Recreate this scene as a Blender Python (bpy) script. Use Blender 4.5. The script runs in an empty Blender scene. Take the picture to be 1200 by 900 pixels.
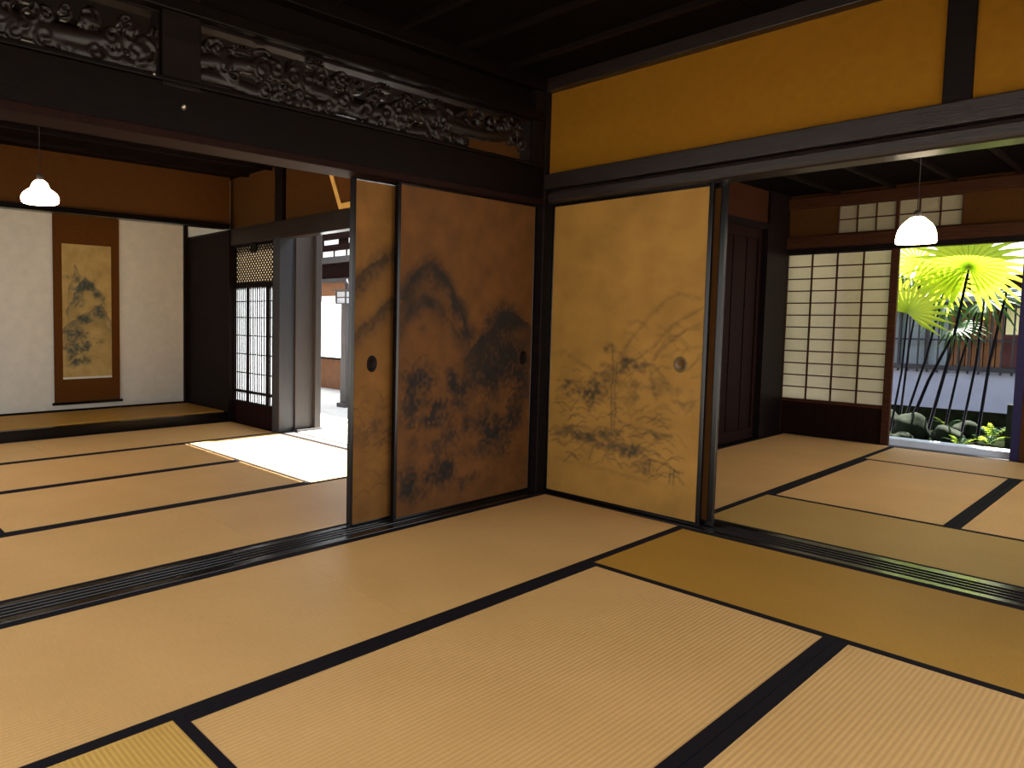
import bpy, bmesh, math, random
import numpy as np
from mathutils import Vector, Matrix, Euler

C = bpy.context.scene
COL = C.collection
R = math.radians
random.seed(7)

# ------------------------------------------------------------------ camera
cam_d = bpy.data.cameras.new('camera')
cam = bpy.data.objects.new('camera', cam_d)
COL.objects.link(cam)
YAW, PITCH, ROLL = R(142.3673), R(-3.5982), R(0.5465)
fw = Vector((math.cos(PITCH)*math.cos(YAW), math.cos(PITCH)*math.sin(YAW), math.sin(PITCH)))
rt = Vector((math.sin(YAW), -math.cos(YAW), 0))
up = rt.cross(fw)
rt2 = rt*math.cos(ROLL) + up*math.sin(ROLL)
up2 = -rt*math.sin(ROLL) + up*math.cos(ROLL)
m = Matrix((rt2, up2, -fw)).transposed().to_4x4()
m.translation = Vector((2.5608, -3.7084, 1.0759))
cam.matrix_world = m
cam_d.sensor_width = 36
cam_d.lens = 816.53/1200*36
cam_d.shift_x = 0.1903
cam_d.shift_y = -0.0225
cam_d.clip_start = 0.02
C.camera = cam

# ------------------------------------------------------------------ sky, sun, exposure
w = bpy.data.worlds.new('sky')
C.world = w
w.use_nodes = True
nt = w.node_tree
nt.nodes.clear()
o_ = nt.nodes.new('ShaderNodeOutputWorld')
bg = nt.nodes.new('ShaderNodeBackground')
tc = nt.nodes.new('ShaderNodeTexCoord')
sp = nt.nodes.new('ShaderNodeSeparateXYZ')
rp = nt.nodes.new('ShaderNodeValToRGB')
nt.links.new(tc.outputs['Generated'], sp.inputs[0])
nt.links.new(sp.outputs['Z'], rp.inputs[0])
rp.color_ramp.elements[0].position = 0.0
rp.color_ramp.elements[0].color = (1.0, 0.97, 0.92, 1)
rp.color_ramp.elements[1].position = 0.7
rp.color_ramp.elements[1].color = (0.72, 0.84, 1.0, 1)
nt.links.new(rp.outputs[0], bg.inputs[0])
bg.inputs[1].default_value = 3.2
nt.links.new(bg.outputs[0], o_.inputs[0])

sun_d = bpy.data.lights.new('sun', 'SUN')
sun_d.energy = 50
sun_d.angle = R(0.6)
sun_d.color = (1.0, 0.95, 0.86)
sun = bpy.data.objects.new('sun', sun_d)
COL.objects.link(sun)
sun.rotation_euler = Vector((0.0, -1.0, -1.657)).to_track_quat('-Z', 'Y').to_euler()

C.view_settings.view_transform = 'Standard'
C.view_settings.look = 'None'
C.view_settings.exposure = 0.12
C.view_settings.gamma = 1.0
C.view_settings.use_curve_mapping = False

# ------------------------------------------------------------------ materials
def mat(name, color, rough=0.6, var=0.0, scale=6.0, stretch=(1, 1, 1), spec=0.5, bump=0.0, bscale=None,
        metallic=0.0, translucent=0.0, attr=None, color2=None, emit=0.0, coords='Object'):
    mt = bpy.data.materials.new(name)
    mt.use_nodes = True
    n, l = mt.node_tree.nodes, mt.node_tree.links
    b = n['Principled BSDF']
    b.inputs['Roughness'].default_value = rough
    b.inputs['Specular IOR Level'].default_value = spec
    b.inputs['Metallic'].default_value = metallic
    b.inputs['Base Color'].default_value = (*color, 1)
    src = None
    tcn = n.new('ShaderNodeTexCoord')
    mp = n.new('ShaderNodeMapping')
    mp.inputs['Scale'].default_value = stretch
    l.new(tcn.outputs[coords], mp.inputs[0])
    if attr:
        a = n.new('ShaderNodeAttribute')
        a.attribute_name = attr
        src = a.outputs['Color']
    if var > 0 or color2:
        nz = n.new('ShaderNodeTexNoise')
        nz.inputs['Scale'].default_value = scale
        nz.inputs['Detail'].default_value = 6
        l.new(mp.outputs[0], nz.inputs['Vector'])
        mx = n.new('ShaderNodeMix')
        mx.data_type = 'RGBA'
        rr = n.new('ShaderNodeMapRange')
        rr.inputs['From Min'].default_value = 0.3
        rr.inputs['From Max'].default_value = 0.7
        l.new(nz.outputs[0], rr.inputs[0])
        l.new(rr.outputs[0], mx.inputs[0])
        c2 = color2 or tuple(min(1, c*(1-var)) for c in color)
        if src:
            mx.blend_type = 'MULTIPLY'
            l.new(src, mx.inputs[6])
            mx.inputs[7].default_value = (1-var, 1-var, 1-var*1.1, 1)
        else:
            mx.inputs[6].default_value = (*color, 1)
            mx.inputs[7].default_value = (*c2, 1)
        src = mx.outputs[2]
    if src:
        l.new(src, b.inputs['Base Color'])
    if bump:
        nb = n.new('ShaderNodeTexNoise')
        nb.inputs['Scale'].default_value = bscale or scale*4
        nb.inputs['Detail'].default_value = 4
        l.new(mp.outputs[0], nb.inputs['Vector'])
        bn = n.new('ShaderNodeBump')
        bn.inputs['Strength'].default_value = bump
        bn.inputs['Distance'].default_value = 0.004
        l.new(nb.outputs[0], bn.inputs['Height'])
        l.new(bn.outputs[0], b.inputs['Normal'])
    if translucent:
        t = n.new('ShaderNodeBsdfTranslucent')
        if src: l.new(src, t.inputs[0])
        else: t.inputs[0].default_value = (*color, 1)
        ms = n.new('ShaderNodeMixShader')
        ms.inputs[0].default_value = translucent
        l.new(b.outputs[0], ms.inputs[1])
        l.new(t.outputs[0], ms.inputs[2])
        l.new(ms.outputs[0], n['Material Output'].inputs[0])
    if emit:
        b.inputs['Emission Color'].default_value = (*color, 1)
        b.inputs['Emission Strength'].default_value = emit
    return mt

def tatami_mat_material(name, col, col2):
    mt = bpy.data.materials.new(name)
    mt.use_nodes = True
    n, l = mt.node_tree.nodes, mt.node_tree.links
    b = n['Principled BSDF']
    b.inputs['Roughness'].default_value = 0.55
    b.inputs['Specular IOR Level'].default_value = 0.35
    tcn = n.new('ShaderNodeTexCoord')
    # fine rush fibres running across the mat
    mp = n.new('ShaderNodeMapping')
    mp.inputs['Scale'].default_value = (18, 260, 1)
    l.new(tcn.outputs['Object'], mp.inputs[0])
    nz = n.new('ShaderNodeTexNoise')
    nz.inputs['Scale'].default_value = 1.0
    nz.inputs['Detail'].default_value = 3
    l.new(mp.outputs[0], nz.inputs['Vector'])
    big = n.new('ShaderNodeTexNoise')
    big.inputs['Scale'].default_value = 2.2
    big.inputs['Detail'].default_value = 5
    l.new(tcn.outputs['Object'], big.inputs['Vector'])
    ad = n.new('ShaderNodeMath')
    ad.operation = 'ADD'
    l.new(nz.outputs[0], ad.inputs[0])
    l.new(big.outputs[0], ad.inputs[1])
    rr = n.new('ShaderNodeMapRange')
    rr.inputs['From Min'].default_value = 0.7
    rr.inputs['From Max'].default_value = 1.3
    l.new(ad.outputs[0], rr.inputs[0])
    mx = n.new('ShaderNodeMix')
    mx.data_type = 'RGBA'
    mx.inputs[6].default_value = (*col, 1)
    mx.inputs[7].default_value = (*col2, 1)
    l.new(rr.outputs[0], mx.inputs[0])
    # woven ridges run along the mat, about 14 mm apart
    wv = n.new('ShaderNodeTexWave')
    wv.wave_type = 'BANDS'
    wv.bands_direction = 'X'
    wv.wave_profile = 'SIN'
    wv.inputs['Scale'].default_value = 22.0
    l.new(tcn.outputs['Object'], wv.inputs['Vector'])
    dk = n.new('ShaderNodeMix')
    dk.data_type = 'RGBA'
    dk.blend_type = 'MULTIPLY'
    wr = n.new('ShaderNodeMapRange')
    wr.inputs['From Min'].default_value = 0.0
    wr.inputs['From Max'].default_value = 0.35
    wr.inputs['To Min'].default_value = 0.12
    wr.inputs['To Max'].default_value = 0.0
    l.new(wv.outputs[0], wr.inputs[0])
    l.new(wr.outputs[0], dk.inputs[0])
    l.new(mx.outputs[2], dk.inputs[6])
    dk.inputs[7].default_value = (0.45, 0.4, 0.3, 1)
    l.new(dk.outputs[2], b.inputs['Base Color'])
    bn = n.new('ShaderNodeBump')
    bn.inputs['Strength'].default_value = 0.25
    bn.inputs['Distance'].default_value = 0.002
    l.new(wv.outputs[0], bn.inputs['Height'])
    l.new(bn.outputs[0], b.inputs['Normal'])
    return mt

M = {}
M['tatami'] = tatami_mat_material('tatami_straw', (0.66, 0.360, 0.120), (0.565, 0.302, 0.094))
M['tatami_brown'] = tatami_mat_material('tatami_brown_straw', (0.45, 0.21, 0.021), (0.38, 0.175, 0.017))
M['heri'] = mat('black_cloth', (0.0085, 0.0050, 0.0065), 0.85, 0.4, 60, spec=0.12)
M['wood'] = mat('dark_wood', (0.0075, 0.0042, 0.0038), 0.5, 0.6, 5, (1, 1, 9), spec=0.08, bump=0.15, bscale=30)
M['woodx'] = mat('dark_wood_long_x', (0.018, 0.0115, 0.010), 0.32, 0.6, 6, (1, 14, 14), spec=0.4, bump=0.2, bscale=30)
M['woody'] = mat('dark_wood_long_y', (0.0045, 0.0022, 0.0018), 0.45, 0.6, 6, (14, 1, 14), spec=0.07, bump=0.2, bscale=30)
M['ceilwood'] = mat('ceiling_wood', (0.004, 0.0022, 0.0018), 0.7, 0.5, 5, (12, 1, 1), spec=0.03)
M['redwood'] = mat('red_brown_wood', (0.052, 0.016, 0.006), 0.6, 0.5, 6, (1, 14, 14), spec=0.1)
M['doorwood'] = mat('closet_wood', (0.012, 0.0033, 0.0022), 0.65, 0.5, 5, (10, 10, 1), spec=0.06)
M['lacquer'] = mat('black_lacquer', (0.0025, 0.0018, 0.002), 0.24, spec=0.25)
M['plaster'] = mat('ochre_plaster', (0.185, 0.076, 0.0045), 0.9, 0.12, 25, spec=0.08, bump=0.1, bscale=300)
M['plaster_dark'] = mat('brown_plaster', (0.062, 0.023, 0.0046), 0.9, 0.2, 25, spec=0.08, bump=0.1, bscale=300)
M['white_plaster'] = mat('white_plaster', (0.47, 0.445, 0.385), 0.9, 0.1, 12)
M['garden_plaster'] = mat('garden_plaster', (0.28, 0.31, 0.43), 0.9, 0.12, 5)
M['paper'] = mat('shoji_paper', (0.45, 0.372, 0.243), 0.8, 0.05, 30, translucent=0.55)
M['paper_cool'] = mat('cool_shoji_paper', (0.80, 0.86, 0.92), 0.8, translucent=0.6)
M['paper_screen'] = mat('bright_shoji_paper', (0.46, 0.50, 0.54), 0.8, translucent=0.45)
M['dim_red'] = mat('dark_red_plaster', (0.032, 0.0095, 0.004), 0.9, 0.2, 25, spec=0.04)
M['ink'] = mat('painted_paper', (1, 1, 1), 0.75, 0.35, 7, attr='ink', spec=0.2)
M['ink_gold'] = mat('painted_gold_paper', (1, 1, 1), 0.7, 0.30, 5, attr='ink', spec=0.25)
M['brocade'] = mat('brown_brocade', (0.085, 0.030, 0.006), 0.85, 0.4, 90, spec=0.05)
M['brown_board'] = mat('grey_brown_board', (0.026, 0.020, 0.018), 0.6, 0.4, 6, (10, 10, 1))
M['grey_wood'] = mat('weathered_grey_wood', (0.050, 0.044, 0.047), 0.6, 0.4, 6, (10, 10, 1))
M['slate_wood'] = mat('slate_wood', (0.014, 0.015, 0.021), 0.5, 0.4, 6, (10, 10, 1))
M['tatami_olive'] = tatami_mat_material('tatami_olive_straw', (0.47, 0.265, 0.060), (0.40, 0.22, 0.046))  # duller sheen of the crosswise weave carried by the base colour
M['polished'] = mat('polished_threshold_wood', (0.014, 0.0085, 0.006), 0.20, 0.5, 6, spec=0.6)
M['paper_dim'] = mat('dull_paper', (0.23, 0.18, 0.112), 0.8, 0.05, 30, translucent=0.3)
M['carved'] = mat('carved_wood', (0.0085, 0.0042, 0.0028), 0.42, 0.4, 12, spec=0.22)
M['pull'] = mat('bronze_pull', (0.09, 0.045, 0.010), 0.5)
M['tatami_gold'] = tatami_mat_material('tatami_gold_straw', (0.60, 0.325, 0.070), (0.50, 0.265, 0.052))
M['metal'] = mat('dull_metal', (0.35, 0.30, 0.24), 0.35, metallic=0.9)
M['shade'] = mat('milk_glass', (1.0, 0.80, 0.55), 0.3, emit=12.0)
M['cord'] = mat('cord_brown', (0.02, 0.014, 0.01), 0.7)
M['gilt'] = mat('gilt_frame', (0.45, 0.27, 0.06), 0.5, 0.2, 30)
M['stone'] = mat('garden_stone', (0.018, 0.021, 0.015), 0.95, spec=0.1, color2=(0.006, 0.012, 0.004), scale=5, bump=0.6, bscale=14)
M['moss'] = mat('mossy_soil', (0.010, 0.013, 0.006), 1.0, spec=0.0, color2=(0.004, 0.005, 0.003), scale=9, bump=0.5)
M['gravel'] = mat('pale_gravel', (0.42, 0.39, 0.33), 0.95, 0.3, 40)
M['sillstone'] = mat('pale_sill_stone', (0.62, 0.66, 0.74), 0.8, 0.15, 8)
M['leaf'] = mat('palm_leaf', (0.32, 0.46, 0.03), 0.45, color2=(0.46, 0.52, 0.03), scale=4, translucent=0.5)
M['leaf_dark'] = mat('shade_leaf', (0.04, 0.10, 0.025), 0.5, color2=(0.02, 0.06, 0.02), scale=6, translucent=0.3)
M['stem'] = mat('dark_stem', (0.005, 0.005, 0.009), 0.9, spec=0.1)
M['slat'] = mat('brown_slat', (0.24, 0.10, 0.04), 0.7, 0.4, 8, (8, 8, 1))
M['bluegrey'] = mat('blue_grey_panel', (0.24, 0.30, 0.38), 0.5, 0.2, 4)
M['blackbar'] = mat('black_bar', (0.012, 0.014, 0.024), 0.5)
M['yellowpanel'] = mat('pale_yellow_panel', (0.90, 0.85, 0.50), 0.7)
M['maroon'] = mat('maroon_panel', (0.07, 0.012, 0.016), 0.6)
M['rooftile'] = mat('pale_roof', (0.13, 0.165, 0.18), 0.7, 0.2, 6)
M['bluejamb'] = mat('painted_blue_jamb', (0.014, 0.010, 0.045), 0.5, spec=0.2)
M['concrete'] = mat('pale_paving', (0.62, 0.60, 0.56), 0.9, 0.2, 8)

# ------------------------------------------------------------------ geometry helpers
class G:
    def __init__(s):
        s.v, s.f, s.smooth = [], [], False
    def box(s, x0, x1, y0, y1, z0, z1):
        b = len(s.v)
        s.v += [(x, y, z) for z in (z0, z1) for x, y in ((x0, y0), (x1, y0), (x1, y1), (x0, y1))]
        s.f += [tuple(b+i for i in q) for q in ((3, 2, 1, 0), (4, 5, 6, 7), (0, 1, 5, 4), (1, 2, 6, 5), (2, 3, 7, 6), (3, 0, 4, 7))]
        return s
    def bar(s, p, q, wd, ht, upv=(0, 0, 1)):
        p, q = Vector(p), Vector(q)
        d = (q-p).normalized()
        a = d.cross(Vector(upv))
        if a.length < 1e-4: a = d.cross(Vector((0, 1, 0)))
        a.normalize()
        c = a.cross(d)
        b = len(s.v)
        for e in (p, q):
            for i, j in ((-1, -1), (1, -1), (1, 1), (-1, 1)):
                s.v.append(tuple(e + a*(i*wd/2) + c*(j*ht/2)))
        s.f += [tuple(b+i for i in qd) for qd in ((3, 2, 1, 0), (4, 5, 6, 7), (0, 1, 5, 4), (1, 2, 6, 5), (2, 3, 7, 6), (3, 0, 4, 7))]
        return s
    def tube(s, pts, rad, n=8):
        pts = [Vector(p) for p in pts]
        rad = rad if isinstance(rad, (list, tuple)) else [rad]*len(pts)
        b = len(s.v)
        ref = Vector((0.31, 0.83, 0.47))
        for i, p in enumerate(pts):
            d = (pts[min(i+1, len(pts)-1)] - pts[max(i-1, 0)]).normalized()
            a = d.cross(ref).normalized()
            c = d.cross(a)
            for k in range(n):
                t = 2*math.pi*k/n
                s.v.append(tuple(p + (a*math.cos(t) + c*math.sin(t))*rad[i]))
        for i in range(len(pts)-1):
            for k in range(n):
                s.f.append((b+i*n+k, b+i*n+(k+1) % n, b+(i+1)*n+(k+1) % n, b+(i+1)*n+k))
        s.f.append(tuple(b+k for k in range(n)))
        s.f.append(tuple(b+(len(pts)-1)*n+k for k in range(n))[::-1])
        s.smooth = True
        return s
    def lathe(s, c, prof, n=28, cap=True):
        b = len(s.v)
        for r, z in prof:
            for k in range(n):
                t = 2*math.pi*k/n
                s.v.append((c[0]+r*math.cos(t), c[1]+r*math.sin(t), c[2]+z))
        for i in range(len(prof)-1):
            for k in range(n):
                s.f.append((b+i*n+k, b+i*n+(k+1) % n, b+(i+1)*n+(k+1) % n, b+(i+1)*n+k))
        if cap:
            s.f.append(tuple(b+k for k in range(n))[::-1])
            s.f.append(tuple(b+(len(prof)-1)*n+k for k in range(n)))
        s.smooth = True
        return s

ORG = {}
def place(o, parent, origin):
    """origin: world location of the object's own origin"""
    ORG[o.name] = Vector(origin)
    if parent is not None:
        o.parent = parent
        o.location = Vector(origin) - ORG[parent.name]
    else:
        o.location = origin
def sheet(x0, x1, y, z0, z1):
    g = G()
    g.v = [(x0, y, z0), (x1, y, z0), (x1, y, z1), (x0, y, z1)]
    g.f = [(0, 1, 2, 3)]
    return g
def obj(name, g, material, parent=None, origin=None, bevel=0.0):
    if origin is None:
        if parent is not None: origin = ORG[parent.name]
        else:
            a = np.array(g.v)
            origin = ((a[:, 0].min()+a[:, 0].max())/2, (a[:, 1].min()+a[:, 1].max())/2, a[:, 2].min())
    og = Vector(origin)
    me = bpy.data.meshes.new(name)
    me.from_pydata([(v[0]-og.x, v[1]-og.y, v[2]-og.z) for v in g.v], [], g.f)
    me.update()
    if g.smooth:
        for p in me.polygons: p.use_smooth = True
    me.materials.append(material)
    o = bpy.data.objects.new(name, me)
    COL.objects.link(o)
    place(o, parent, og)
    if bevel:
        b = o.modifiers.new('edge', 'BEVEL')
        b.width = bevel
        b.segments = 2
        b.limit_method = 'ANGLE'
    return o
def empty(name, loc, label=None, cat=None, group=None, kind=None):
    o = bpy.data.objects.new(name, None)
    o.empty_display_size = 0.1
    COL.objects.link(o)
    place(o, None, loc)
    tag(o, label, cat, group, kind)
    return o
def tag(o, label=None, cat=None, group=None, kind=None):
    if label: o['label'] = label
    if cat: o['category'] = cat
    if group: o['group'] = group
    if kind: o['kind'] = kind
    return o
def B(*a): return G().box(*a)
def struct(name, g, material, label, cat, bevel=0.0):
    return tag(obj(name, g, material, bevel=bevel), label, cat, kind='structure')

# ------------------------------------------------------------------ the shell
XA0, XA1 = -0.145, 0.032       # threshold between main room and scroll room
YB0, YB1 = 0.0, 0.254          # threshold between main room and garden room
S = -3.82                      # open side behind the camera
struct('floor', B(-4.7, 2.95, S-0.9, 4.05, -0.16, -0.055), M['woodx'], 'dark boarded subfloor under the straw mats', 'floor')
struct('floor_2', B(-7.2, -0.13, 0.10, 0.83, -0.05, 0.0), M['concrete'], 'pale sunlit walkway outside the scroll room doorway', 'floor')
struct('floor_3', B(-7.2, -0.13, 0.90, 1.22, -0.05, 0.0), M['concrete'], 'pale strip of paving beyond the dark gutter', 'floor')
struct('floor_4', B(-7.2, -0.13, 1.27, 3.4, -0.07, -0.02), M['concrete'], 'pale floor under the lantern post', 'floor')
struct('ground', B(-14, 14, -16, 16, -0.30, -0.18), M['gravel'], 'pale gravel ground around the house', 'ground')

# thresholds with sliding grooves
def threshold(name, along, a0, a1, b0, b1, label):
    rt_ = empty(name, ((b0+b1)/2, (a0+a1)/2, -0.05) if along == 'y' else ((a0+a1)/2, (b0+b1)/2, -0.05), label, 'threshold', kind='structure')
    n = 4
    wd = (b1-b0)
    base = B(b0, b1, a0, a1, -0.05, 0.0) if along == 'y' else B(a0, a1, b0, b1, -0.05, 0.0)
    obj('sill_beam', base, M['polished'], rt_)
    edges = [0.0, 0.17, 0.29, 0.33, 0.45, 0.49, 0.61, 0.65, 0.77, 1.0]
    for i in range(0, 9, 2):
        c0, c1 = b0+wd*edges[i], b0+wd*edges[i+1]
        g = B(c0, c1, a0, a1, 0.0, 0.005) if along == 'y' else B(a0, a1, c0, c1, 0.0, 0.005)
        obj('ridge', g, M['polished'], rt_, bevel=0.002)
    return rt_
threshold('trim_1', 'y', S, -0.02, XA0, XA1, 'dark grooved threshold between the near room and the scroll room')
threshold('trim_2', 'x', 0.03, 2.75, YB0, YB1, 'dark shiny grooved threshold between the near room and the garden room')

# corner post and other posts
struct('trim_3', B(-0.115, 0.018, -0.025, 0.115, -0.05, 2.62), M['wood'], 'dark corner post where the two painted sliding panels meet', 'post', 0.005)
struct('trim_4', B(-0.10, 0.004, -2.505, -2.339, 1.97, 2.62), M['wood'], 'broad dark post between the two carved transoms', 'post', 0.005)
struct('trim_5', B(1.824, 1.913, 0.002, 0.13, 1.94, 2.62), M['wood'], 'dark upright strut dividing the ochre upper wall', 'post', 0.004)

# beam over the left opening : kamoi + nageshi
t = empty('trim_6', (-0.06, -1.9, 1.76), 'dark lintel beam over the opening to the scroll room', 'beam', kind='structure')
obj('lintel_rail', B(-0.135, 0.012, S, -0.02, 1.766, 1.800), M['doorwood'], t, bevel=0.003)
obj('lintel_face', B(-0.125, 0.000, S, -0.02, 1.800, 1.985), M['woody'], t, bevel=0.003)
obj('transom_sill', B(-0.115, 0.016, S, -0.02, 1.985, 2.004), M['woody'], t, bevel=0.004)
for (y, z) in ((-2.544, 1.997), (-2.415, 1.90)):
    g = G().lathe((0, 0, 0), [(0.0, 0.016), (0.006, 0.014), (0.011, 0.006), (0.012, 0.0)], 12)
    g.v = [(v[2]+0.002, y+v[0], z+v[1]) for v in g.v]
    tag(obj('nail_cover', g, M['metal'], t), 'small bright metal nail cover')
t = empty('trim_7', (-0.06, -1.9, 2.25), 'dark upper rail and boarding above the carved transoms', 'beam', kind='structure')
obj('upper_rail', B(-0.115, 0.022, S, -0.02, 2.256, 2.312), M['woody'], t, bevel=0.006)
obj('upper_board', B(-0.09, -0.03, S, -0.02, 2.312, 2.62), M['woody'], t)

# beam over the right opening
t = empty('trim_8', (1.4, 0.05, 1.77), 'dark double beam under the ochre upper wall', 'beam', kind='structure')
obj('lintel_rail', B(0.018, 2.75, -0.012, 0.16, 1.775, 1.852), M['woodx'], t, bevel=0.022)
obj('lintel_face', B(0.018, 2.75, -0.034, 0.14, 1.854, 1.945), M['woodx'], t, bevel=0.005)
struct('wall_back', B(0.018, 2.80, 0.02, 0.12, 1.93, 2.64), M['plaster'], 'ochre plaster strip of wall above the long dark beam', 'wall')

def ceiling(name, x0, x1, y0, y1, z, label, along='y', step=0.42):
    r_ = empty(name, ((x0+x1)/2, (y0+y1)/2, z), label, 'ceiling', kind='structure')
    n = max(2, round((x1-x0)/0.42)) if along == 'y' else max(2, round((y1-y0)/0.42))
    for i in range(n):
        if along == 'y':
            a, b = x0+(x1-x0)*i/n, x0+(x1-x0)*(i+1)/n
            obj('ceiling_board', B(a+0.002, b-0.002, y0, y1, z, z+0.02), M['ceilwood'], r_)
        else:
            a, b = y0+(y1-y0)*i/n, y0+(y1-y0)*(i+1)/n
            obj('ceiling_board', B(x0, x1, a+0.002, b-0.002, z, z+0.02), M['ceilwood'], r_)
    m_ = max(2, round(((y1-y0) if along == 'y' else (x1-x0))/step))
    for i in range(1, m_):
        if along == 'y':
            c = y0+(y1-y0)*i/m_
            obj('batten', B(x0, x1, c-0.014, c+0.014, z-0.028, z), M['wood'], r_)
        else:
            c = x0+(x1-x0)*i/m_
            obj('batten', B(c-0.014, c+0.014, y0, y1, z-0.028, z), M['wood'], r_)
    return r_
ceiling('ceiling', -0.03, 2.75, S, 0.02, 2.505, 'nearly black boarded ceiling of the near room')
ceiling('ceiling_2', -4.6, -0.09, S, 0.0, 2.47, 'dark boarded ceiling over the scroll room', 'x')
ceiling('ceiling_3', -0.05, 2.75, 0.12, 4.02, 2.268, 'dark boarded ceiling over the garden room', 'x')
struct('trim_9', B(0.018, 2.75, -0.045, 0.03, 2.432, 2.505), M['woodx'], 'dark cornice along the top of the ochre upper wall', 'cornice', 0.004)
struct('trim_10', B(-0.04, 0.03, S, -0.02, 2.432, 2.505), M['woody'], 'dark cornice above the carved transoms', 'cornice', 0.004)
# roof over everything except the light well
g = G()
g.box(-5.2, 4.0, -4.75, 0.10, 2.64, 2.80)
g.box(-0.16, 4.0, 0.10, 4.25, 2.64, 2.80)
g.box(-8, -0.16, 2.72, 3.25, 2.64, 2.80)
g.box(-8, -4.62, -4.75, 1.62, 2.64, 2.80)
struct('roof', g, M['ceilwood'], 'dark roof slab over the rooms', 'roof')
g = G()
g.bar((1.2, 4.2, 2.64), (1.2, 5.2, 2.16), 4.6, 0.06, (1, 0, 0))
e_ = G()
b_ = [(-0.9, 4.10, 2.70), (3.2, 4.10, 2.70), (3.2, 5.22, 2.18), (-0.9, 5.22, 2.18)]
e_.v = b_ + [(x, y, z+0.06) for x, y, z in b_]
e_.f = [(0, 1, 2, 3), (7, 6, 5, 4), (0, 4, 5, 1), (1, 5, 6, 2), (2, 6, 7, 3), (3, 7, 4, 0)]
struct('roof_2', e_, M['ceilwood'], 'unseen sloping eave added above the garden doorway to shade its floor', 'roof')  # placed out of view to block sun from the doorway mat
# walls out of sight / light control : east side, south posts and header
g = G()
g.box(2.75, 2.87, -0.28, 0.4, -0.16, 2.70)
g.box(2.75, 2.87, 3.7, 4.1, -0.16, 2.70)
g.box(2.75, 2.87, 0.4, 3.7, 1.80, 2.70)
g.box(2.75, 2.87, S, -0.28, 1.80, 2.70)  # openings under both headers added to brighten the rooms
g.box(2.75, 2.87, S, -3.70, -0.16, 1.80)
struct('wall_right', g, M['plaster'], 'unseen ochre plaster wall with openings added to light the rooms', 'wall')
struct('wall_front', B(-4.75, 2.87, S-0.14, S-0.02, 1.82, 2.70), M['plaster'], 'ochre plaster strip over the open veranda side', 'wall')
struct('floor_5', B(-4.75, 2.9, -4.75, S-0.02, -0.09, -0.03), M['woodx'], 'wooden veranda boards along the open side', 'floor')
struct('trim_11', B(-0.18, 0.0, S-0.14, S-0.005, -0.05, 2.64), M['wood'], 'dark veranda post between the rooms', 'post')

# ------------------------------------------------------------------ tatami mats
def tatami(cx, cy, wdt, ln, along, label, material='tatami', seam=False):
    root = empty('tatami_mat', (cx, cy, -0.05), label, 'tatami mat')
    root.rotation_euler = (0, 0, 0 if along == 'y' else math.pi/2)
    hw, hl = wdt/2-0.0015, ln/2-0.0015
    def local(name, g, material_):
        me = bpy.data.meshes.new(name)
        me.from_pydata(g.v, [], g.f)
        me.materials.append(material_)
        o = bpy.data.objects.new(name, me)
        COL.objects.link(o)
        o.parent = root
        return o
    local('straw_surface', B(-hw, hw, -hl, hl, 0.0, 0.050), M[material])
    for sx in (-1, 1):
        local('cloth_border', B(sx*hw-0.034 if sx > 0 else -hw-0.0005, hw+0.0005 if sx > 0 else -hw+0.034, -hl-0.0005, hl+0.0005, 0.0005, 0.0518), M['heri'])
    return root
def mat_rect(x0, x1, y0, y1, along, label, material='tatami'):
    if along == 'y': return tatami((x0+x1)/2, (y0+y1)/2, x1-x0, y1-y0, 'y', label, material)
    return tatami((x0+x1)/2, (y0+y1)/2, y1-y0, x1-x0, 'x', label, material)
# near room
mat_rect(XA1, 0.91, -1.935, 0.0, 'y', 'pale straw mat in the corner below the two painted panels')
mat_rect(XA1, 0.91, S+0.02, -1.935, 'y', 'pale straw mat beside the threshold of the scroll room')
mat_rect(0.91, 2.73, -0.91, 0.0, 'x', 'darker brown straw mat beside the shiny threshold of the garden room', 'tatami_brown')  # weave-direction darkening put into this mat's base colour
mat_rect(0.91, 1.82, -2.876, -0.91, 'y', 'large pale straw mat with a wide black border filling the near floor')
mat_rect(1.82, 2.73, -2.876, -0.91, 'y', 'pale ribbed straw mat next to the brown mat, nearest the garden side')
mat_rect(0.91, 2.73, S+0.02, -2.876, 'x', 'yellowish ribbed straw mat corner at the bottom of the picture', 'tatami_gold' if 'tatami_gold' in M else 'tatami')
# scroll room
mat_rect(-1.01, XA0, -1.92, -0.05, 'y', 'straw mat in the scroll room just behind the end painted panel')
mat_rect(-1.01, XA0, S+0.02, -1.92, 'y', 'straw mat along the far side of the grooved threshold, scroll room')
mat_rect(-1.875, -1.01, -2.86, -1.03, 'y', 'second straw mat into the scroll room, touching the sunlit mat')
mat_rect(-2.74, -1.875, -2.86, -1.03, 'y', 'third straw mat into the scroll room, under the hanging lamp')
mat_rect(-2.74, -1.01, -1.03, -0.06, 'x', 'dazzling sunlit straw mat by the bright doorway')
mat_rect(-2.74, -1.01, S+0.02, -2.86, 'x', 'straw mat at the veranda end of the scroll room')
mat_rect(-3.62, -2.74, -2.10, -0.08, 'y', 'straw mat in front of the alcove step, below the scroll')
mat_rect(-3.62, -2.74, S+0.02, -2.10, 'y', 'straw mat before the alcove at its veranda end')
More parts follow.
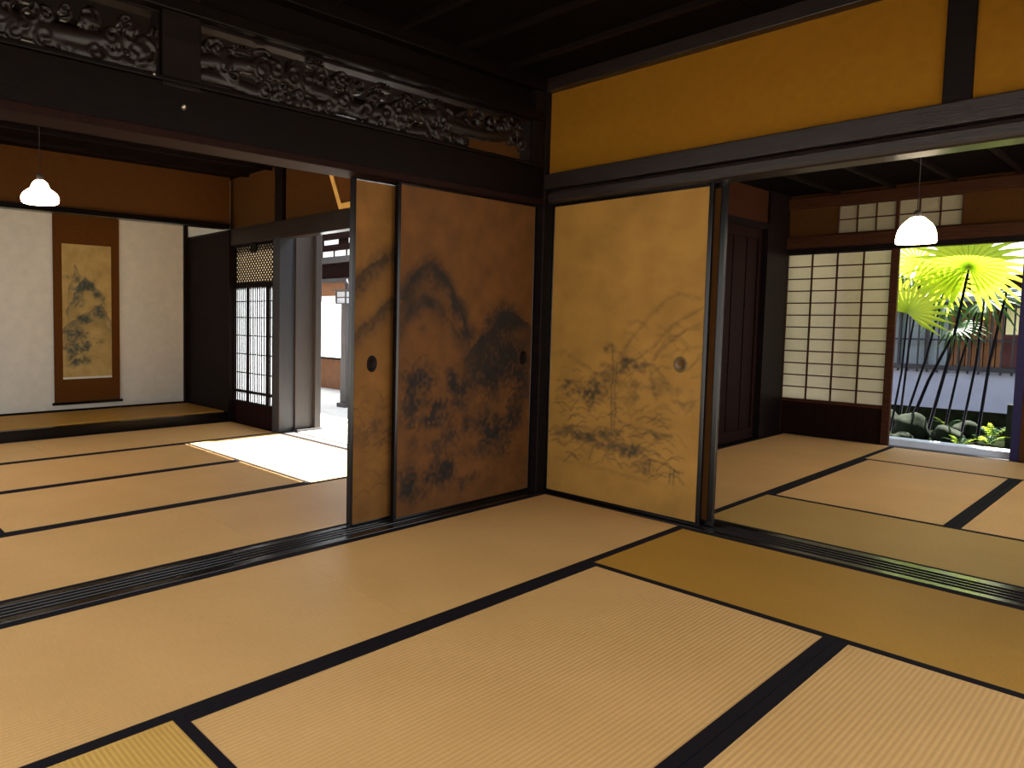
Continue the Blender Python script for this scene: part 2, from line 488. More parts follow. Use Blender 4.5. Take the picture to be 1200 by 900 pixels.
# garden room
mat_rect(0.0, 0.885, 0.254, 2.08, 'y', 'straw mat behind the pale painted panel in the garden room')
mat_rect(0.0, 0.885, 2.08, 3.93, 'y', 'straw mat below the paper screen and closet in the garden room')
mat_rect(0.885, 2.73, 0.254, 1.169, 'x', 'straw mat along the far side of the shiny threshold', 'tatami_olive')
mat_rect(0.885, 1.745, 1.169, 3.03, 'y', 'orange-lit straw mat under the lamp in the garden room')
mat_rect(1.745, 2.65, 1.169, 3.03, 'y', 'straw mat next to the orange-lit one, garden room edge')
mat_rect(0.885, 2.65, 3.03, 3.93, 'x', 'greyish straw mat at the sill of the garden doorway')

# ------------------------------------------------------------------ painted panels
def seg_dist(px, py, pts):
    d = np.full(px.shape, 9.0)
    for (x0, y0), (x1, y1) in zip(pts[:-1], pts[1:]):
        dx, dy = x1-x0, y1-y0
        L2 = dx*dx+dy*dy+1e-9
        tt = np.clip(((px-x0)*dx+(py-y0)*dy)/L2, 0, 1)
        d = np.minimum(d, np.hypot(px-x0-tt*dx, py-y0-tt*dy))
    return d
class Ink:
    """ink washes laid on a panel of size w x h metres; u to the side, v up"""
    def __init__(s, wd, ht, nu, nv, seed):
        s.w, s.h, s.nu, s.nv = wd, ht, nu, nv
        s.u, s.v = np.meshgrid(np.linspace(0, wd, nu+1), np.linspace(0, ht, nv+1))
        s.a = np.zeros_like(s.u)
        s.r = np.random.RandomState(seed)
        s.n1 = s.noise(0.06)
        s.n2 = s.noise(0.018)
    def noise(s, size):
        cu, cv = int(s.w/size)+3, int(s.h/size)+3
        g = s.r.rand(cv+1, cu+1)
        x, y = s.u/size, s.v/size
        i, j = x.astype(int), y.astype(int)
        fx, fy = x-i, y-j
        fx, fy = fx*fx*(3-2*fx), fy*fy*(3-2*fy)
        return (g[j, i]*(1-fx)+g[j, i+1]*fx)*(1-fy)+(g[j+1, i]*(1-fx)+g[j+1, i+1]*fx)*fy
    def add(s, m): s.a = 1-(1-s.a)*(1-np.clip(m, 0, 1))
    def stroke(s, pts, wd, dark, soft=None):
        pts = [(x*s.w, y*s.h) for x, y in pts]
        d = seg_dist(s.u + (s.n1-.5)*wd*1.5, s.v + (s.n2-.5)*wd*1.5, pts)
        s.add(dark*np.exp(-(d/wd)**2)*(0.55+0.9*(s.n2-.2)))
    def wash(s, pts, below, dark):
        """ink under a ridge line fading out over `below` metres"""
        xs = [p[0]*s.w for p in pts]
        ys = [p[1]*s.h for p in pts]
        r = np.interp(s.u + (s.n1-.5)*.03, xs, ys, left=-9, right=-9) + (s.n2-.5)*.02
        d = r-s.v
        s.add(np.where(d > 0, dark*np.exp(-d/below)*np.clip(d/0.006, 0, 1), 0)*(0.5+0.8*s.n1))
    def clump(s, x, y, sx, sy, dark, n=16):
        for _ in range(n):
            cx = x*s.w + s.r.normal()*sx*.5
            cy = y*s.h + s.r.normal()*sy*.5
            rr = (sx+sy)*s.r.uniform(.10, .24)
            d = np.hypot((s.u-cx)*s.r.uniform(.7, 1.2), (s.v-cy)*s.r.uniform(.9, 1.7)) + (s.n2-.5)*rr*1.2
            d = np.maximum(d, 0)
            s.add(dark*s.r.uniform(.4, .95)*np.exp(-(d/rr)**2.2)*(.45+.9*s.n1))
    def scribble(s, x0, x1, y0, y1, n, dark, wd=0.004, ln=0.06):
        for _ in range(n):
            cx, cy = s.r.uniform(x0, x1)*s.w, s.r.uniform(y0, y1)*s.h
            a = s.r.normal()*0.45
            k = ln*s.r.uniform(.4, 1.2)
            p = [(cx-k*math.cos(a), cy-k*math.sin(a)-.3*k), (cx, cy+.15*k), (cx+k*math.cos(a), cy+k*math.sin(a)-.3*k)]
            d = seg_dist(s.u+(s.n2-.5)*.01, s.v+(s.n1-.5)*.01, p)
            s.add(dark*s.r.uniform(.4, 1)*np.exp(-(d/wd)**2))
    def colors(s, paper, ink):
        a = s.a[..., None]
        return np.array(paper)*(1-a)+np.array(ink)*a
def painting(name, ink, paper, inkc, origin, udir, ndir, material, parent, thick=0.004):
    """a thin painted sheet: front grid + back face"""
    og, ud, nd = Vector(origin), Vector(udir), Vector(ndir)
    nu, nv = ink.nu, ink.nv
    c = np.array(og)[None, None] + ink.u[..., None]*np.array(ud) + ink.v[..., None]*np.array((0, 0, 1.0)) + np.array(nd)*thick
    verts = c.reshape(-1, 3)
    po = np.array(ORG[parent.name])
    verts = verts-po
    idx = np.arange((nu+1)*(nv+1)).reshape(nv+1, nu+1)
    f = np.stack([idx[:-1, :-1], idx[:-1, 1:], idx[1:, 1:], idx[1:, :-1]], -1).reshape(-1, 4)
    n_ = Vector(ud).cross(Vector((0, 0, 1)))
    if n_.dot(nd) < 0: f = f[:, ::-1]
    k = len(verts)
    back = np.array([c[0, 0], c[0, -1], c[-1, -1], c[-1, 0]]) - np.array(nd)*thick - po
    me = bpy.data.meshes.new(name)
    me.from_pydata(np.vstack([verts, back]).tolist(), [], f.tolist()+[[k, k+1, k+2, k+3]])
    col = ink.colors(paper, inkc).reshape(-1, 3)
    rgba = np.ones((len(me.vertices), 4), dtype=np.float32)
    rgba[:k, :3] = col
    rgba[k:, :3] = np.array(paper)
    at = me.color_attributes.new('ink', 'FLOAT_COLOR', 'POINT')
    at.data.foreach_set('color', rgba.ravel())
    me.materials.append(material)
    o = bpy.data.objects.new(name, me)
    COL.objects.link(o)
    o.parent = parent
    ORG[o.name] = Vector(po)
    return o

def frame_parts(root, axis, a0, a1, p, z0, z1, fw_=0.018, d=0.03):
    """lacquer frame of a sliding panel lying in a plane; axis = long direction"""
    def bx(q0, q1, c0, c1):
        if axis == 'y': return B(p-d/2, p+d/2, q0, q1, c0, c1)
        return B(q0, q1, p-d/2, p+d/2, c0, c1)
    obj('stile', bx(a0, a0+fw_, z0, z1), M['lacquer'], root, bevel=0.003)
    obj('stile', bx(a1-fw_, a1, z0, z1), M['lacquer'], root, bevel=0.003)
    obj('rail', bx(a0+fw_, a1-fw_, z0, z0+fw_), M['lacquer'], root, bevel=0.003)
    obj('rail', bx(a0+fw_, a1-fw_, z1-fw_, z1), M['lacquer'], root, bevel=0.003)
def pull(root, c, n):
    """round recessed finger pull with a rim"""
    prof = [(0.0, 0.001), (0.022, 0.001), (0.024, 0.004), (0.031, 0.006), (0.034, 0.003), (0.034, 0.0)]
    g = G().lathe((0, 0, 0), prof, 20)
    if n == 'x': g.v = [(c[0]+v[2], c[1]+v[0], c[2]+v[1]*1.25) for v in g.v]
    else: g.v = [(c[0]+v[0], c[1]-v[2], c[2]+v[1]*1.25) for v in g.v]
    tag(obj('finger_pull', g, M['pull' if n == 'y' else 'wood'], root), 'faint oval finger pull' if n == 'y' else 'dark oval finger pull')

ZT = 1.776
INKC = (0.010, 0.007, 0.005)
# panel in front on the left side (dark brown, misty peaks)
pa = empty('painted_panel', (-0.045, -0.60, 0.008), 'brown sliding panel painted with dark ink peaks, nearest the corner post', 'sliding panel')
frame_parts(pa, 'y', -1.195, -0.026, -0.045, 0.008, ZT)
ik = Ink(1.133, 1.73, 150, 230, 3)
def cv(x, y): return ((x-120)/(450-120), 1-(y-(40+(x-120)*.17))/(860-(x-120)*.19-(40+(x-120)*.17)))
def P6(*pts): return [cv(*p) for p in pts]
ik.wash(P6((118, 330), (135, 280), (160, 240), (185, 222), (215, 250), (240, 290), (262, 350), (285, 410)), 0.10, .95)
for k_ in range(3): ik.stroke(P6((125, 300+k_*18), (160, 245+k_*14), (190, 232+k_*14), (228, 268+k_*16), (262, 350), (278, 400)), 0.045, .38)
ik.stroke(P6((120, 300), (150, 255), (185, 228), (225, 262), (262, 350), (280, 400)), 0.035, .6)
ik.stroke(P6((122, 385), (150, 335), (178, 312), (205, 330), (215, 352)), 0.04, .6)
ik.clump(*cv(165, 335), .12, .08, .6, 10)
ik.clump(*cv(375, 375), .20, .06, .7, 14)
ik.wash(P6((118, 390), (140, 335), (170, 305), (200, 315), (225, 350), (255, 400), (270, 420)), 0.06, .6)
ik.wash(P6((265, 470), (300, 425), (335, 395), (365, 352), (400, 352), (450, 390)), 0.22, .92)
ik.stroke(P6((270, 470), (310, 425), (345, 380), (375, 352), (420, 360)), 0.05, .55)
for (x, y, sx, sy, dk, n) in ((350, 440, .18, .10, .75, 22), (320, 500, .16, .12, .7, 22), (400, 480, .18, .14, .75, 26), (420, 540, .12, .12, .6, 14),
                              (255, 530, .10, .09, .8, 16), (165, 545, .13, .14, .75, 20), (210, 610, .10, .08, .8, 16), (235, 575, .12, .08, .7, 14),
                              (150, 600, .10, .10, .6, 12), (350, 650, .22, .07, .7, 22), (415, 610, .12, .08, .6, 14), (320, 690, .16, .05, .5, 12),
                              (145, 765, .16, .08, .85, 20), (225, 755, .12, .08, .8, 18), (270, 775, .10, .04, .7, 8), (310, 765, .08, .04, .6, 8), (190, 680, .20, .08, .45, 12)):
    u, v = cv(x, y)
    ik.clump(u, v, sx, sy, dk, n)
ik.scribble(0, 1, .05, .5, 70, .45)
ik.scribble(.4, 1, .3, .62, 50, .5)
painting('painting', ik, (0.100, 0.036, 0.0060), INKC, (-0.045, -1.177, 0.026), (0, 1, 0), (1, 0, 0), M['ink'], pa, 0.012)
pull(pa, (-0.033, -0.125, 0.84), 'x')
# panel slid behind it: only a strip shows
pb = empty('painted_panel', (-0.098, -0.90, 0.008), 'brown sliding panel mostly slid behind another, only a strip with its finger pull showing', 'sliding panel')
frame_parts(pb, 'y', -1.452, -0.30, -0.098, 0.008, ZT)
ik = Ink(1.116, 1.73, 120, 200, 5)
def cs(x, y): return ((x-32)/(108-32)*.20, 1-(y-35)/(860-35))
def P7(*p): return [cs(*q) for q in p]
ik.wash(P7((20, 275), (60, 235), (90, 215), (120, 185), (170, 160)), 0.10, .7)
ik.wash(P7((20, 410), (60, 370), (90, 340), (130, 300), (200, 280)), 0.10, .6)
ik.clump(.10, .27, .2, .07, .35, 14)
ik.stroke(P7((20, 285), (60, 245), (90, 222), (120, 190)), .05, .6)
ik.stroke(P7((20, 420), (60, 380), (90, 350), (130, 310)), .045, .5)
ik.scribble(0, .3, .08, .4, 40, .5)
painting('painting', ik, (0.150, 0.062, 0.0105), INKC, (-0.098, -1.434, 0.026), (0, 1, 0), (1, 0, 0), M['ink'], pb, 0.012)
pull(pb, (-0.086, -1.315, 0.84), 'x')

# pale panel on the right of the corner
pc = empty('painted_panel', (0.49, 0.055, 0.008), 'pale golden sliding panel painted with faint trees and rocks', 'sliding panel')
frame_parts(pc, 'x', 0.030, 0.955, 0.055, 0.008, ZT)
ik = Ink(0.889, 1.73, 150, 270, 9)
def cb(x, y): return ((x-40)/365, 1-(y-(100-(x-40)*.115))/(800+(x-40)*.17-(100-(x-40)*.115)))
def P8(*p): return [cb(*q) for q in p]
for pts, wd, dk in ((((235, 440), (262, 405), (290, 365), (320, 330), (350, 310), (395, 322)), .012, .35),
                    (((260, 470), (300, 440), (330, 400), (365, 365), (400, 345)), .010, .35),
                    (((300, 470), (330, 430), (365, 400), (400, 380)), .008, .35),
                    (((45, 460), (80, 455), (120, 480), (150, 500)), .012, .22),
                    (((205, 440), (207, 520), (205, 580), (210, 645)), .006, .55), (((215, 480), (214, 560), (216, 640)), .006, .5),
                    (((100, 600), (118, 575), (130, 545)), .005, .45), (((150, 600), (165, 560)), .005, .45),
                    (((300, 716), (330, 722), (366, 745)), .007, .6), (((303, 716), (302, 745)), .004, .7), (((348, 730), (347, 770)), .004, .8), (((356, 735), (355, 775)), .004, .7),
                    (((40, 655), (60, 640), (85, 648), (110, 640), (140, 640), (170, 655), (200, 645), (240, 650)), .007, .4),
                    (((85, 690), (120, 665), (160, 672), (200, 690)), .007, .45), (((190, 720), (205, 690), (235, 680), (270, 690), (300, 715)), .008, .5),
                    (((250, 640), (290, 640), (320, 650), (350, 658)), .006, .4), (((60, 720), (130, 735), (200, 745), (300, 770)), .010, .18)):
    ik.stroke(P8(*pts), wd, dk)
for x, y, sx, sy, dk, n in ((100, 540, .07, .05, .65, 12), (80, 570, .05, .04, .6, 8), (130, 555, .04, .04, .5, 8), (165, 552, .08, .05, .75, 14), (150, 580, .05, .05, .6, 10),
                            (200, 447, .06, .04, .5, 8), (190, 500, .06, .07, .65, 12), (228, 495, .07, .05, .7, 12), (258, 482, .07, .04, .75, 12), (215, 520, .05, .04, .5, 8),
                            (320, 540, .08, .06, .35, 10), (375, 560, .06, .07, .35, 8), (280, 560, .08, .06, .25, 8), (110, 660, .10, .03, .5, 10), (150, 668, .10, .03, .5, 10),
                            (225, 690, .10, .05, .55, 14), (260, 705, .08, .05, .55, 12), (290, 735, .05, .04, .6, 8), (330, 655, .06, .02, .45, 8), (200, 660, .1, .03, .5, 10)):
    u, v = cb(x, y)
    ik.clump(u, v, sx, sy, dk, n)
ik.scribble(.05, .9, .12, .34, 110, .5, .005, .045)
ik.scribble(.05, .6, .30, .45, 40, .3, .004, .03)
ik.scribble(.5, 1, .34, .62, 40, .26, .007, .07)
painting('painting', ik, (0.31, 0.155, 0.028), (0.030, 0.024, 0.014), (0.048, 0.055, 0.026), (1, 0, 0), (0, -1, 0), M['ink_gold'], pc, 0.012)
pull(pc, (0.829, 0.043, 0.845), 'y')
# its twin slid behind, the edge showing
pd = empty('painted_panel', (0.54, 0.105, 0.008), 'dark-edged sliding panel almost hidden behind the pale golden one', 'sliding panel')
frame_parts(pd, 'x', 0.08, 1.000, 0.105, 0.008, ZT, 0.026)
obj('panel_paper', B(0.10, 0.98, 0.10, 0.112, 0.026, ZT-0.018), M['plaster_dark'], pd)

# ------------------------------------------------------------------ carved transoms
def spiral_pts(cx, cz, r0, turns, a0, n=26, sgn=1):
    out = []
    for i in range(n):
        k = i/(n-1)
        a = a0+sgn*turns*2*math.pi*k
        r = r0*(1-0.85*k)
        out.append((cx+r*math.cos(a), cz+r*math.sin(a)))
    return out
def transom(y0, y1, z0, z1, seed, label, open_end):
    root = empty('carved_transom', (-0.05, (y0+y1)/2, z0), label, 'transom')
    wd, ht = y1-y0, z1-z0
    nu, nv = int(wd/0.0065), int(ht/0.0065)
    rs = np.random.RandomState(seed)
    u, v = np.meshgrid((np.arange(nu)+.5)*wd/nu, (np.arange(nv)+.5)*ht/nv)
    h = np.full(u.shape, -1.0)
    def ridge(pts, wdt, top):
        nonlocal h
        d = seg_dist(u, v, pts)
        h = np.maximum(h, np.where(d < wdt, top*np.sqrt(np.clip(1-(d/wdt)**2, 0, 1)), -1))
    # long undulating body of a cloud bank across the board
    xs = np.linspace(0, wd*(0.80 if open_end else 1), 60)
    lim = wd*(0.74 if open_end else 1.0)
    ridge([(x, ht*(0.42+0.12*math.sin(x*5.3))) for x in xs], 0.030, 0.022)
    ridge([(x, ht*(0.16+0.06*math.sin(x*9+1))) for x in np.linspace(0, lim, 60)], 0.026, 0.016)
    for i in range(int(wd*64)):
        cx = rs.uniform(0, wd)
        cz = rs.uniform(0.08, 0.72)*ht
        if open_end and cx > lim and cz < ht*0.55: continue
        ridge(spiral_pts(cx, cz, rs.uniform(.018, .05), rs.uniform(.8, 1.5), rs.uniform(0, 6.3), sgn=rs.choice([-1, 1])), rs.uniform(.005, .010), rs.uniform(.018, .034))
    for i in range(int(wd*5)):   # pine boughs
        cx = rs.uniform(0, wd*.75)
        cz = rs.uniform(.55, .85)*ht
        for k in range(9):
            a = math.pi*k/8
            ridge([(cx, cz), (cx+.05*math.cos(a), cz+.035*math.sin(a))], .004, .020)
    if open_end:
        c0 = wd-0.62
        ridge([(c0-.1, ht*.42), (c0+.15, ht*.40), (c0+.32, ht*.46), (c0+.42, ht*.55)], 0.030, 0.03)
        for (dx, dz, r_, a0, sg) in ((.33, .62, .045, 0, 1), (.44, .50, .050, 2, -1), (.50, .74, .04, 1, 1), (.40, .82, .04, 3, -1), (.24, .70, .045, 4, 1), (.14, .72, .04, 2, -1), (.53, .42, .035, 5, 1)):
            ridge(spiral_pts(c0+dx, ht*dz, r_, 1.3, a0, sgn=sg), .010, .034)
    # build front and back skins of the solid cells
    solid = h > -0.5
    vid = {}
    verts, faces = [], []
    hv = np.zeros((nv+1, nu+1))
    cnt = np.zeros((nv+1, nu+1))
    hs = np.where(solid, h, 0)
    for di in (0, 1):
        for dj in (0, 1):
            hv[di:di+nv, dj:dj+nu] += hs
            cnt[di:di+nv, dj:dj+nu] += solid
    hv = hv/np.maximum(cnt, 1)
    def vert(i, j, side):
        k = (i, j, side)
        if k not in vid:
            vid[k] = len(verts)
            x = -0.045+0.010+hv[i, j]*0.9 if side else -0.045-0.010
            verts.append((x+0.05, y0+j*wd/nu-(y0+y1)/2, i*ht/nv))
        return vid[k]
    ii, jj = np.nonzero(solid)
    for i, j in zip(ii.tolist(), jj.tolist()):
        faces.append((vert(i, j, 1), vert(i, j+1, 1), vert(i+1, j+1, 1), vert(i+1, j, 1)))
        faces.append((vert(i, j, 0), vert(i+1, j, 0), vert(i+1, j+1, 0), vert(i, j+1, 0)))
        for (di, dj, e) in ((-1, 0, ((i, j), (i, j+1))), (1, 0, ((i+1, j+1), (i+1, j))), (0, -1, ((i+1, j), (i, j))), (0, 1, ((i, j+1), (i+1, j+1)))):
            a, b = i+di, j+dj
            if a < 0 or b < 0 or a >= nv or b >= nu or not solid[a, b]:
                p, q = e
                faces.append((vert(*p, 1), vert(*p, 0), vert(*q, 0), vert(*q, 1)))
    me = bpy.data.meshes.new('carving')
    me.from_pydata(verts, [], faces)
    for p in me.polygons: p.use_smooth = True
    me.materials.append(M['carved'])
    o = bpy.data.objects.new('carving', me)
    COL.objects.link(o)
    o.parent = root
    fr = 0.012
    obj('frame_rail', B(-0.07, -0.02, y0, y1, z1-fr, z1), M['wood'], root)
    obj('frame_rail', B(-0.07, -0.02, y0, y1, z0, z0+fr), M['wood'], root)
    obj('frame_stile', B(-0.07, -0.02, y0, y0+fr, z0+fr, z1-fr), M['wood'], root)
    obj('frame_stile', B(-0.07, -0.02, y1-fr, y1, z0+fr, z1-fr), M['wood'], root)
    return root
transom(-2.337, -0.118, 2.004, 2.256, 11, 'long openwork carved wooden transom ending in curling waves near the corner post', True)
transom(S+0.02, -2.507, 2.004, 2.256, 12, 'carved wooden transom beyond the broad post, cut off by the edge', False)
struct('trim_12', B(-0.10, 0.004, -0.118, -0.025, 2.0, 2.432), M['wood'], 'dark upright jamb at the corner end of the carved transom', 'jamb')

# ------------------------------------------------------------------ scroll room
XT = -3.62     # alcove front
XTB = -4.55    # alcove back
ar = empty('trim_13', (XT, -1.2, -0.05), 'black step edge of the raised alcove', 'alcove step', kind='structure')
obj('step_edge', B(XT-0.09, XT, -2.45, -0.09, -0.05, 0.092), M['lacquer'], ar, bevel=0.004)
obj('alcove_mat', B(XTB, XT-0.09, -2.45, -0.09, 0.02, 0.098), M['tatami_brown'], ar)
struct('wall_left', B(XTB-0.08, XTB, -2.6, -0.06, -0.1, 2.55), M['white_plaster'], 'white plaster back wall of the alcove behind the scroll', 'wall')
struct('baseboard_left', B(XTB, XTB+0.012, -2.45, -0.09, 0.098, 0.118), M['wood'], 'thin dark strip along the foot of the white alcove wall', 'baseboard')
struct('trim_14', B(XT-0.10, XT+0.01, -2.6, -0.08, 1.955, 2.002), M['lacquer'], 'black lintel bar over the alcove', 'beam', 0.003)
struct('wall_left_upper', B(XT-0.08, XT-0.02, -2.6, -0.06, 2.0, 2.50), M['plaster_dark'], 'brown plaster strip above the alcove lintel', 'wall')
t = empty('wall_far_right', (-4.0, -0.05, 0), 'dark boarded side wall of the alcove with a white strip on top', 'wall', kind='structure')
obj('dark_board', B(XTB, XT+0.005, -0.085, -0.03, -0.05, 1.945), M['wood'], t)
obj('board_rail', B(XTB, XT+0.005, -0.092, -0.03, 1.925, 1.945), M['lacquer'], t)
obj('white_strip', B(XTB, XT-0.06, -0.075, -0.03, 1.945, 2.45), M['white_plaster'], t)
obj('corner_strip', B(XTB, XTB+0.035, -0.125, -0.085, 0.098, 2.45), M['wood'], t)
# alcove far end and rest of the wall toward the veranda
struct('trim_15', B(XT-0.11, XT+0.01, -2.58, -2.45, -0.05, 2.47), M['wood'], 'alcove post at the veranda end', 'post')
struct('wall_far_left', B(XTB-0.08, XTB+0.02, S, -2.6, -0.1, 2.55), M['plaster_dark'], 'brown plaster wall past the alcove', 'wall')
# right wall of the scroll room : shoji, post, doorway, upper wall
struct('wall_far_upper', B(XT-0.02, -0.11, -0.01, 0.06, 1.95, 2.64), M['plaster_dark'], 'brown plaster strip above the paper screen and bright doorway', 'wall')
t = empty('trim_16', (-1.9, 0, 1.78), 'dark beam over the paper screen and the bright doorway', 'beam', kind='structure')
obj('lintel_face', B(XT-0.08, -0.11, -0.065, 0.05, 1.79, 1.952), M['woodx'], t, bevel=0.004)
struct('trim_17', B(-2.845, -2.73, -0.07, 0.10, -0.05, 1.80), M['slate_wood'], 'square post between the paper screen and the bright doorway', 'post', 0.004)
struct('trim_18', B(-2.85, -2.725, -0.05, 0.05, 1.952, 2.47), M['wood'], 'dark strut in the brown upper wall of the scroll room', 'post', 0.003)
struct('wall_doorway', B(-2.80, -2.71, 0.10, 0.30, 0.02, 1.85), M['brown_board'], 'grey-brown boarded reveal beside the bright doorway', 'wall')
struct('trim_19', B(-2.79, -2.665, 0.30, 0.37, -0.03, 1.85), M['brown_board'], 'light grey door jamb next to the boarded reveal', 'jamb', 0.003)
struct('trim_20', B(-2.80, -2.66, 0.09, 0.39, -0.03, 0.022), M['grey_wood'], 'small grey sill block under the boarded reveal', 'sill', 0.003)
struct('trim_21', B(-2.73, -0.11, -0.055, 0.06, -0.05, 0.004), M['grey_wood'], 'grey threshold strip of the bright doorway', 'threshold')
struct('wall_far_end', B(-1.01, -0.11, -0.02, 0.10, -0.05, 1.80), M['plaster_dark'], 'brown plaster wall between the doorway and the corner', 'wall')
struct('wall_behind_screen', B(-4.75, XT+0.02, 0.0, 0.10, -0.1, 2.64), M['plaster_dark'], 'plaster backing of the alcove side wall', 'wall')

# shoji with diagonal lattice transom
sh = empty('paper_screen', (-3.22, -0.01, -0.03), 'backlit white paper screen with close upright bars and a diagonal lattice on top', 'paper screen')
x0, x1 = -3.615, -2.845
obj('stile', B(x0, -3.605, -0.03, 0.01, 0.0, 1.79), M['wood'], sh)
obj('stile', B(-2.87, x1, -0.03, 0.01, 0.0, 1.79), M['wood'], sh)
obj('hip_board', B(-3.605, -2.87, -0.015, 0.005, -0.02, 0.20), M['doorwood'], sh)
obj('rail', B(-3.605, -2.87, -0.03, 0.01, 0.20, 0.225), M['wood'], sh)
obj('rail', B(-3.605, -2.87, -0.03, 0.01, 0.315, 0.335), M['wood'], sh)
obj('rail', B(-3.605, -2.87, -0.03, 0.01, 1.36, 1.412), M['wood'], sh)
obj('rail', B(-3.605, -2.87, -0.03, 0.01, 1.765, 1.79), M['wood'], sh)
for xm in (-3.365, -3.005):
    obj('middle_stile', B(xm-0.012, xm+0.012, -0.028, 0.01, 0.225, 1.36), M['wood'], sh)
for lo, hi, n in ((-3.605, -3.365, 7), (-3.365, -3.005, 9), (-3.005, -2.87, 4)):
    for i in range(1, n):
        x = lo+(hi-lo)*i/n
        obj('upright_bar', B(x-0.0042, x+0.0042, -0.011, -0.001, 0.225, 1.36), M['wood'], sh)
for z in (0.51, 0.70, 0.885, 1.065, 1.225):
    obj('cross_bar', B(-3.605, -2.87, -0.010, -0.001, z-0.005, z+0.005), M['wood'], sh)
for lo, hi in ((-3.605, -3.377), (-3.353, -3.017), (-2.993, -2.87)):
    obj('paper_sheet', sheet(lo, hi, 0.0, 0.225, 1.36), M['paper_screen'], sh)
obj('transom_paper', sheet(-3.605, -2.87, 0.0, 1.412, 1.765), M['paper_dim'], sh)
g = G()
lx0, lx1, lz0, lz1, stp = -3.605, -2.87, 1.412, 1.765, 0.047
def clip_diag(c, s_):
    pts = []
    # line z = s_*(x-lx0)+c clipped to the rectangle
    xa, xb = lx0, lx1
    za, zb = c, s_*(lx1-lx0)+c
    lo_, hi_ = lz0, lz1
    t0, t1 = 0.0, 1.0
    dz = zb-za
    for a_, b_ in ((lo_-za, dz), ):
        pass
    ta, tb = (lo_-za)/dz, (hi_-za)/dz
    t0, t1 = max(0, min(ta, tb)), min(1, max(ta, tb))
    if t1-t0 < 0.005: return None
    return (xa+(xb-xa)*t0, za+dz*t0), (xa+(xb-xa)*t1, za+dz*t1)
c = lz0-(lx1-lx0)
while c < lz1+(lx1-lx0):
    for s_, cc in ((1, c), (-1, c)):
        r_ = clip_diag(cc, s_)
        if r_:
            g.bar((r_[0][0], -0.007, r_[0][1]), (r_[1][0], -0.007, r_[1][1]), 0.009, 0.008, (0, 1, 0))
    c += stp
tag(obj('diagonal_lattice', g, M['wood'], sh), kind='stuff')
obj('latch_plate', B(-3.28, -3.17, -0.045, -0.03, 1.70, 1.79), M['lacquer'], sh)

# hanging scroll
sc = empty('hanging_scroll', (XTB+0.02, -1.21, 0.16), 'brown hanging scroll with a blue-green mountain landscape in the alcove', 'scroll')
xs0 = XTB+0.014
obj('mount_cloth', B(xs0, xs0+0.004, -1.552, -0.872, 0.185, 2.095), M['brocade'], sc)
ik = Ink(0.505, 1.34, 80, 200, 21)
def cc_(x, y): return ((x-190)/(355-190), 1-(y-235)/(665-235))
def P9(*p): return [cc_(*q) for q in p]
ik.wash(P9((205, 400), (222, 340), (235, 295), (250, 350), (262, 390)), .10, .7)
ik.wash(P9((205, 440), (240, 380), (265, 335), (300, 370), (335, 405)), .12, .75)
ik.wash(P9((195, 500), (240, 470), (290, 440), (318, 425), (355, 480)), .12, .7)
for x, y, sx, sy, dk, n in ((235, 340, .05, .07, .7, 14), (265, 365, .08, .07, .8, 20), (235, 420, .06, .06, .8, 16), (300, 395, .08, .03, .6, 12), (310, 450, .08, .06, .8, 18), (270, 470, .10, .05, .7, 18),
                            (340, 500, .04, .05, .6, 10), (230, 520, .10, .07, .7, 20), (250, 565, .12, .07, .7, 22), (215, 580, .06, .08, .6, 14), (225, 620, .09, .05, .75, 18), (265, 610, .09, .04, .6, 14), (320, 550, .10, .02, .4, 8), (220, 545, .04, .1, .6, 10)):
    u, v = cc_(x, y)
    ik.clump(u, v, sx, sy, dk, n)
ik.scribble(.05, .95, .05, .6, 60, .35, .003, .03)
painting('painting', ik, (0.36, 0.245, 0.085), (0.045, 0.060, 0.050), (xs0, -1.465, 0.445), (0, 1, 0), (1, 0, 0), M['ink'], sc, 0.006)
obj('pale_strip', B(xs0, xs0+0.0055, -1.465, -0.96, 0.425, 0.445), M['white_plaster'], sc)
gg = G().tube([(xs0+0.012, -1.575, 0.18), (xs0+0.012, -0.85, 0.18)], 0.014, 12)
obj('roller', gg, M['wood'], sc)
obj('hanging_rod', G().tube([(xs0+0.008, -1.552, 2.10), (xs0+0.008, -0.872, 2.10)], 0.008, 10), M['wood'], sc)
obj('hanging_cord', G().tube([(xs0+0.008, -1.35, 2.107), (xs0+0.006, -1.21, 2.20), (xs0+0.008, -1.07, 2.107)], 0.003, 6), M['cord'], sc)

# tilted gilt-framed plaque
pq = empty('framed_plaque', (-1.4, -0.08, 1.96), 'gilt-framed plaque leaning from the brown wall above the doorway', 'plaque')
ax, bx_ = -1.86, -0.95
def tilt(x, h, t_=0.0):
    return (x, -0.07-0.36*h-t_, 1.957+0.90*h)
def tbox(xa, xb, ha, hb, th):
    g = G()
    q = [tilt(xa, ha), tilt(xb, ha), tilt(xb, hb), tilt(xa, hb)]
    g.v = q + [(a, b-th, c-th*.4) for a, b, c in q]
    g.f = [(0, 1, 2, 3), (7, 6, 5, 4), (0, 4, 5, 1), (1, 5, 6, 2), (2, 6, 7, 3), (3, 7, 4, 0)]
    return g
fw2 = 0.045
obj('plaque_board', tbox(ax+fw2, bx_-fw2, fw2, 0.40, 0.012), M['plaster_dark'], pq)
obj('frame_bar', tbox(ax, bx_, 0, fw2, 0.022), M['gilt'], pq)
obj('frame_bar', tbox(ax, bx_, 0.40, 0.40+fw2, 0.022), M['gilt'], pq)
obj('frame_bar', tbox(ax, ax+fw2, fw2, 0.40, 0.022), M['gilt'], pq)
obj('frame_bar', tbox(bx_-fw2, bx_, fw2, 0.40, 0.022), M['gilt'], pq)

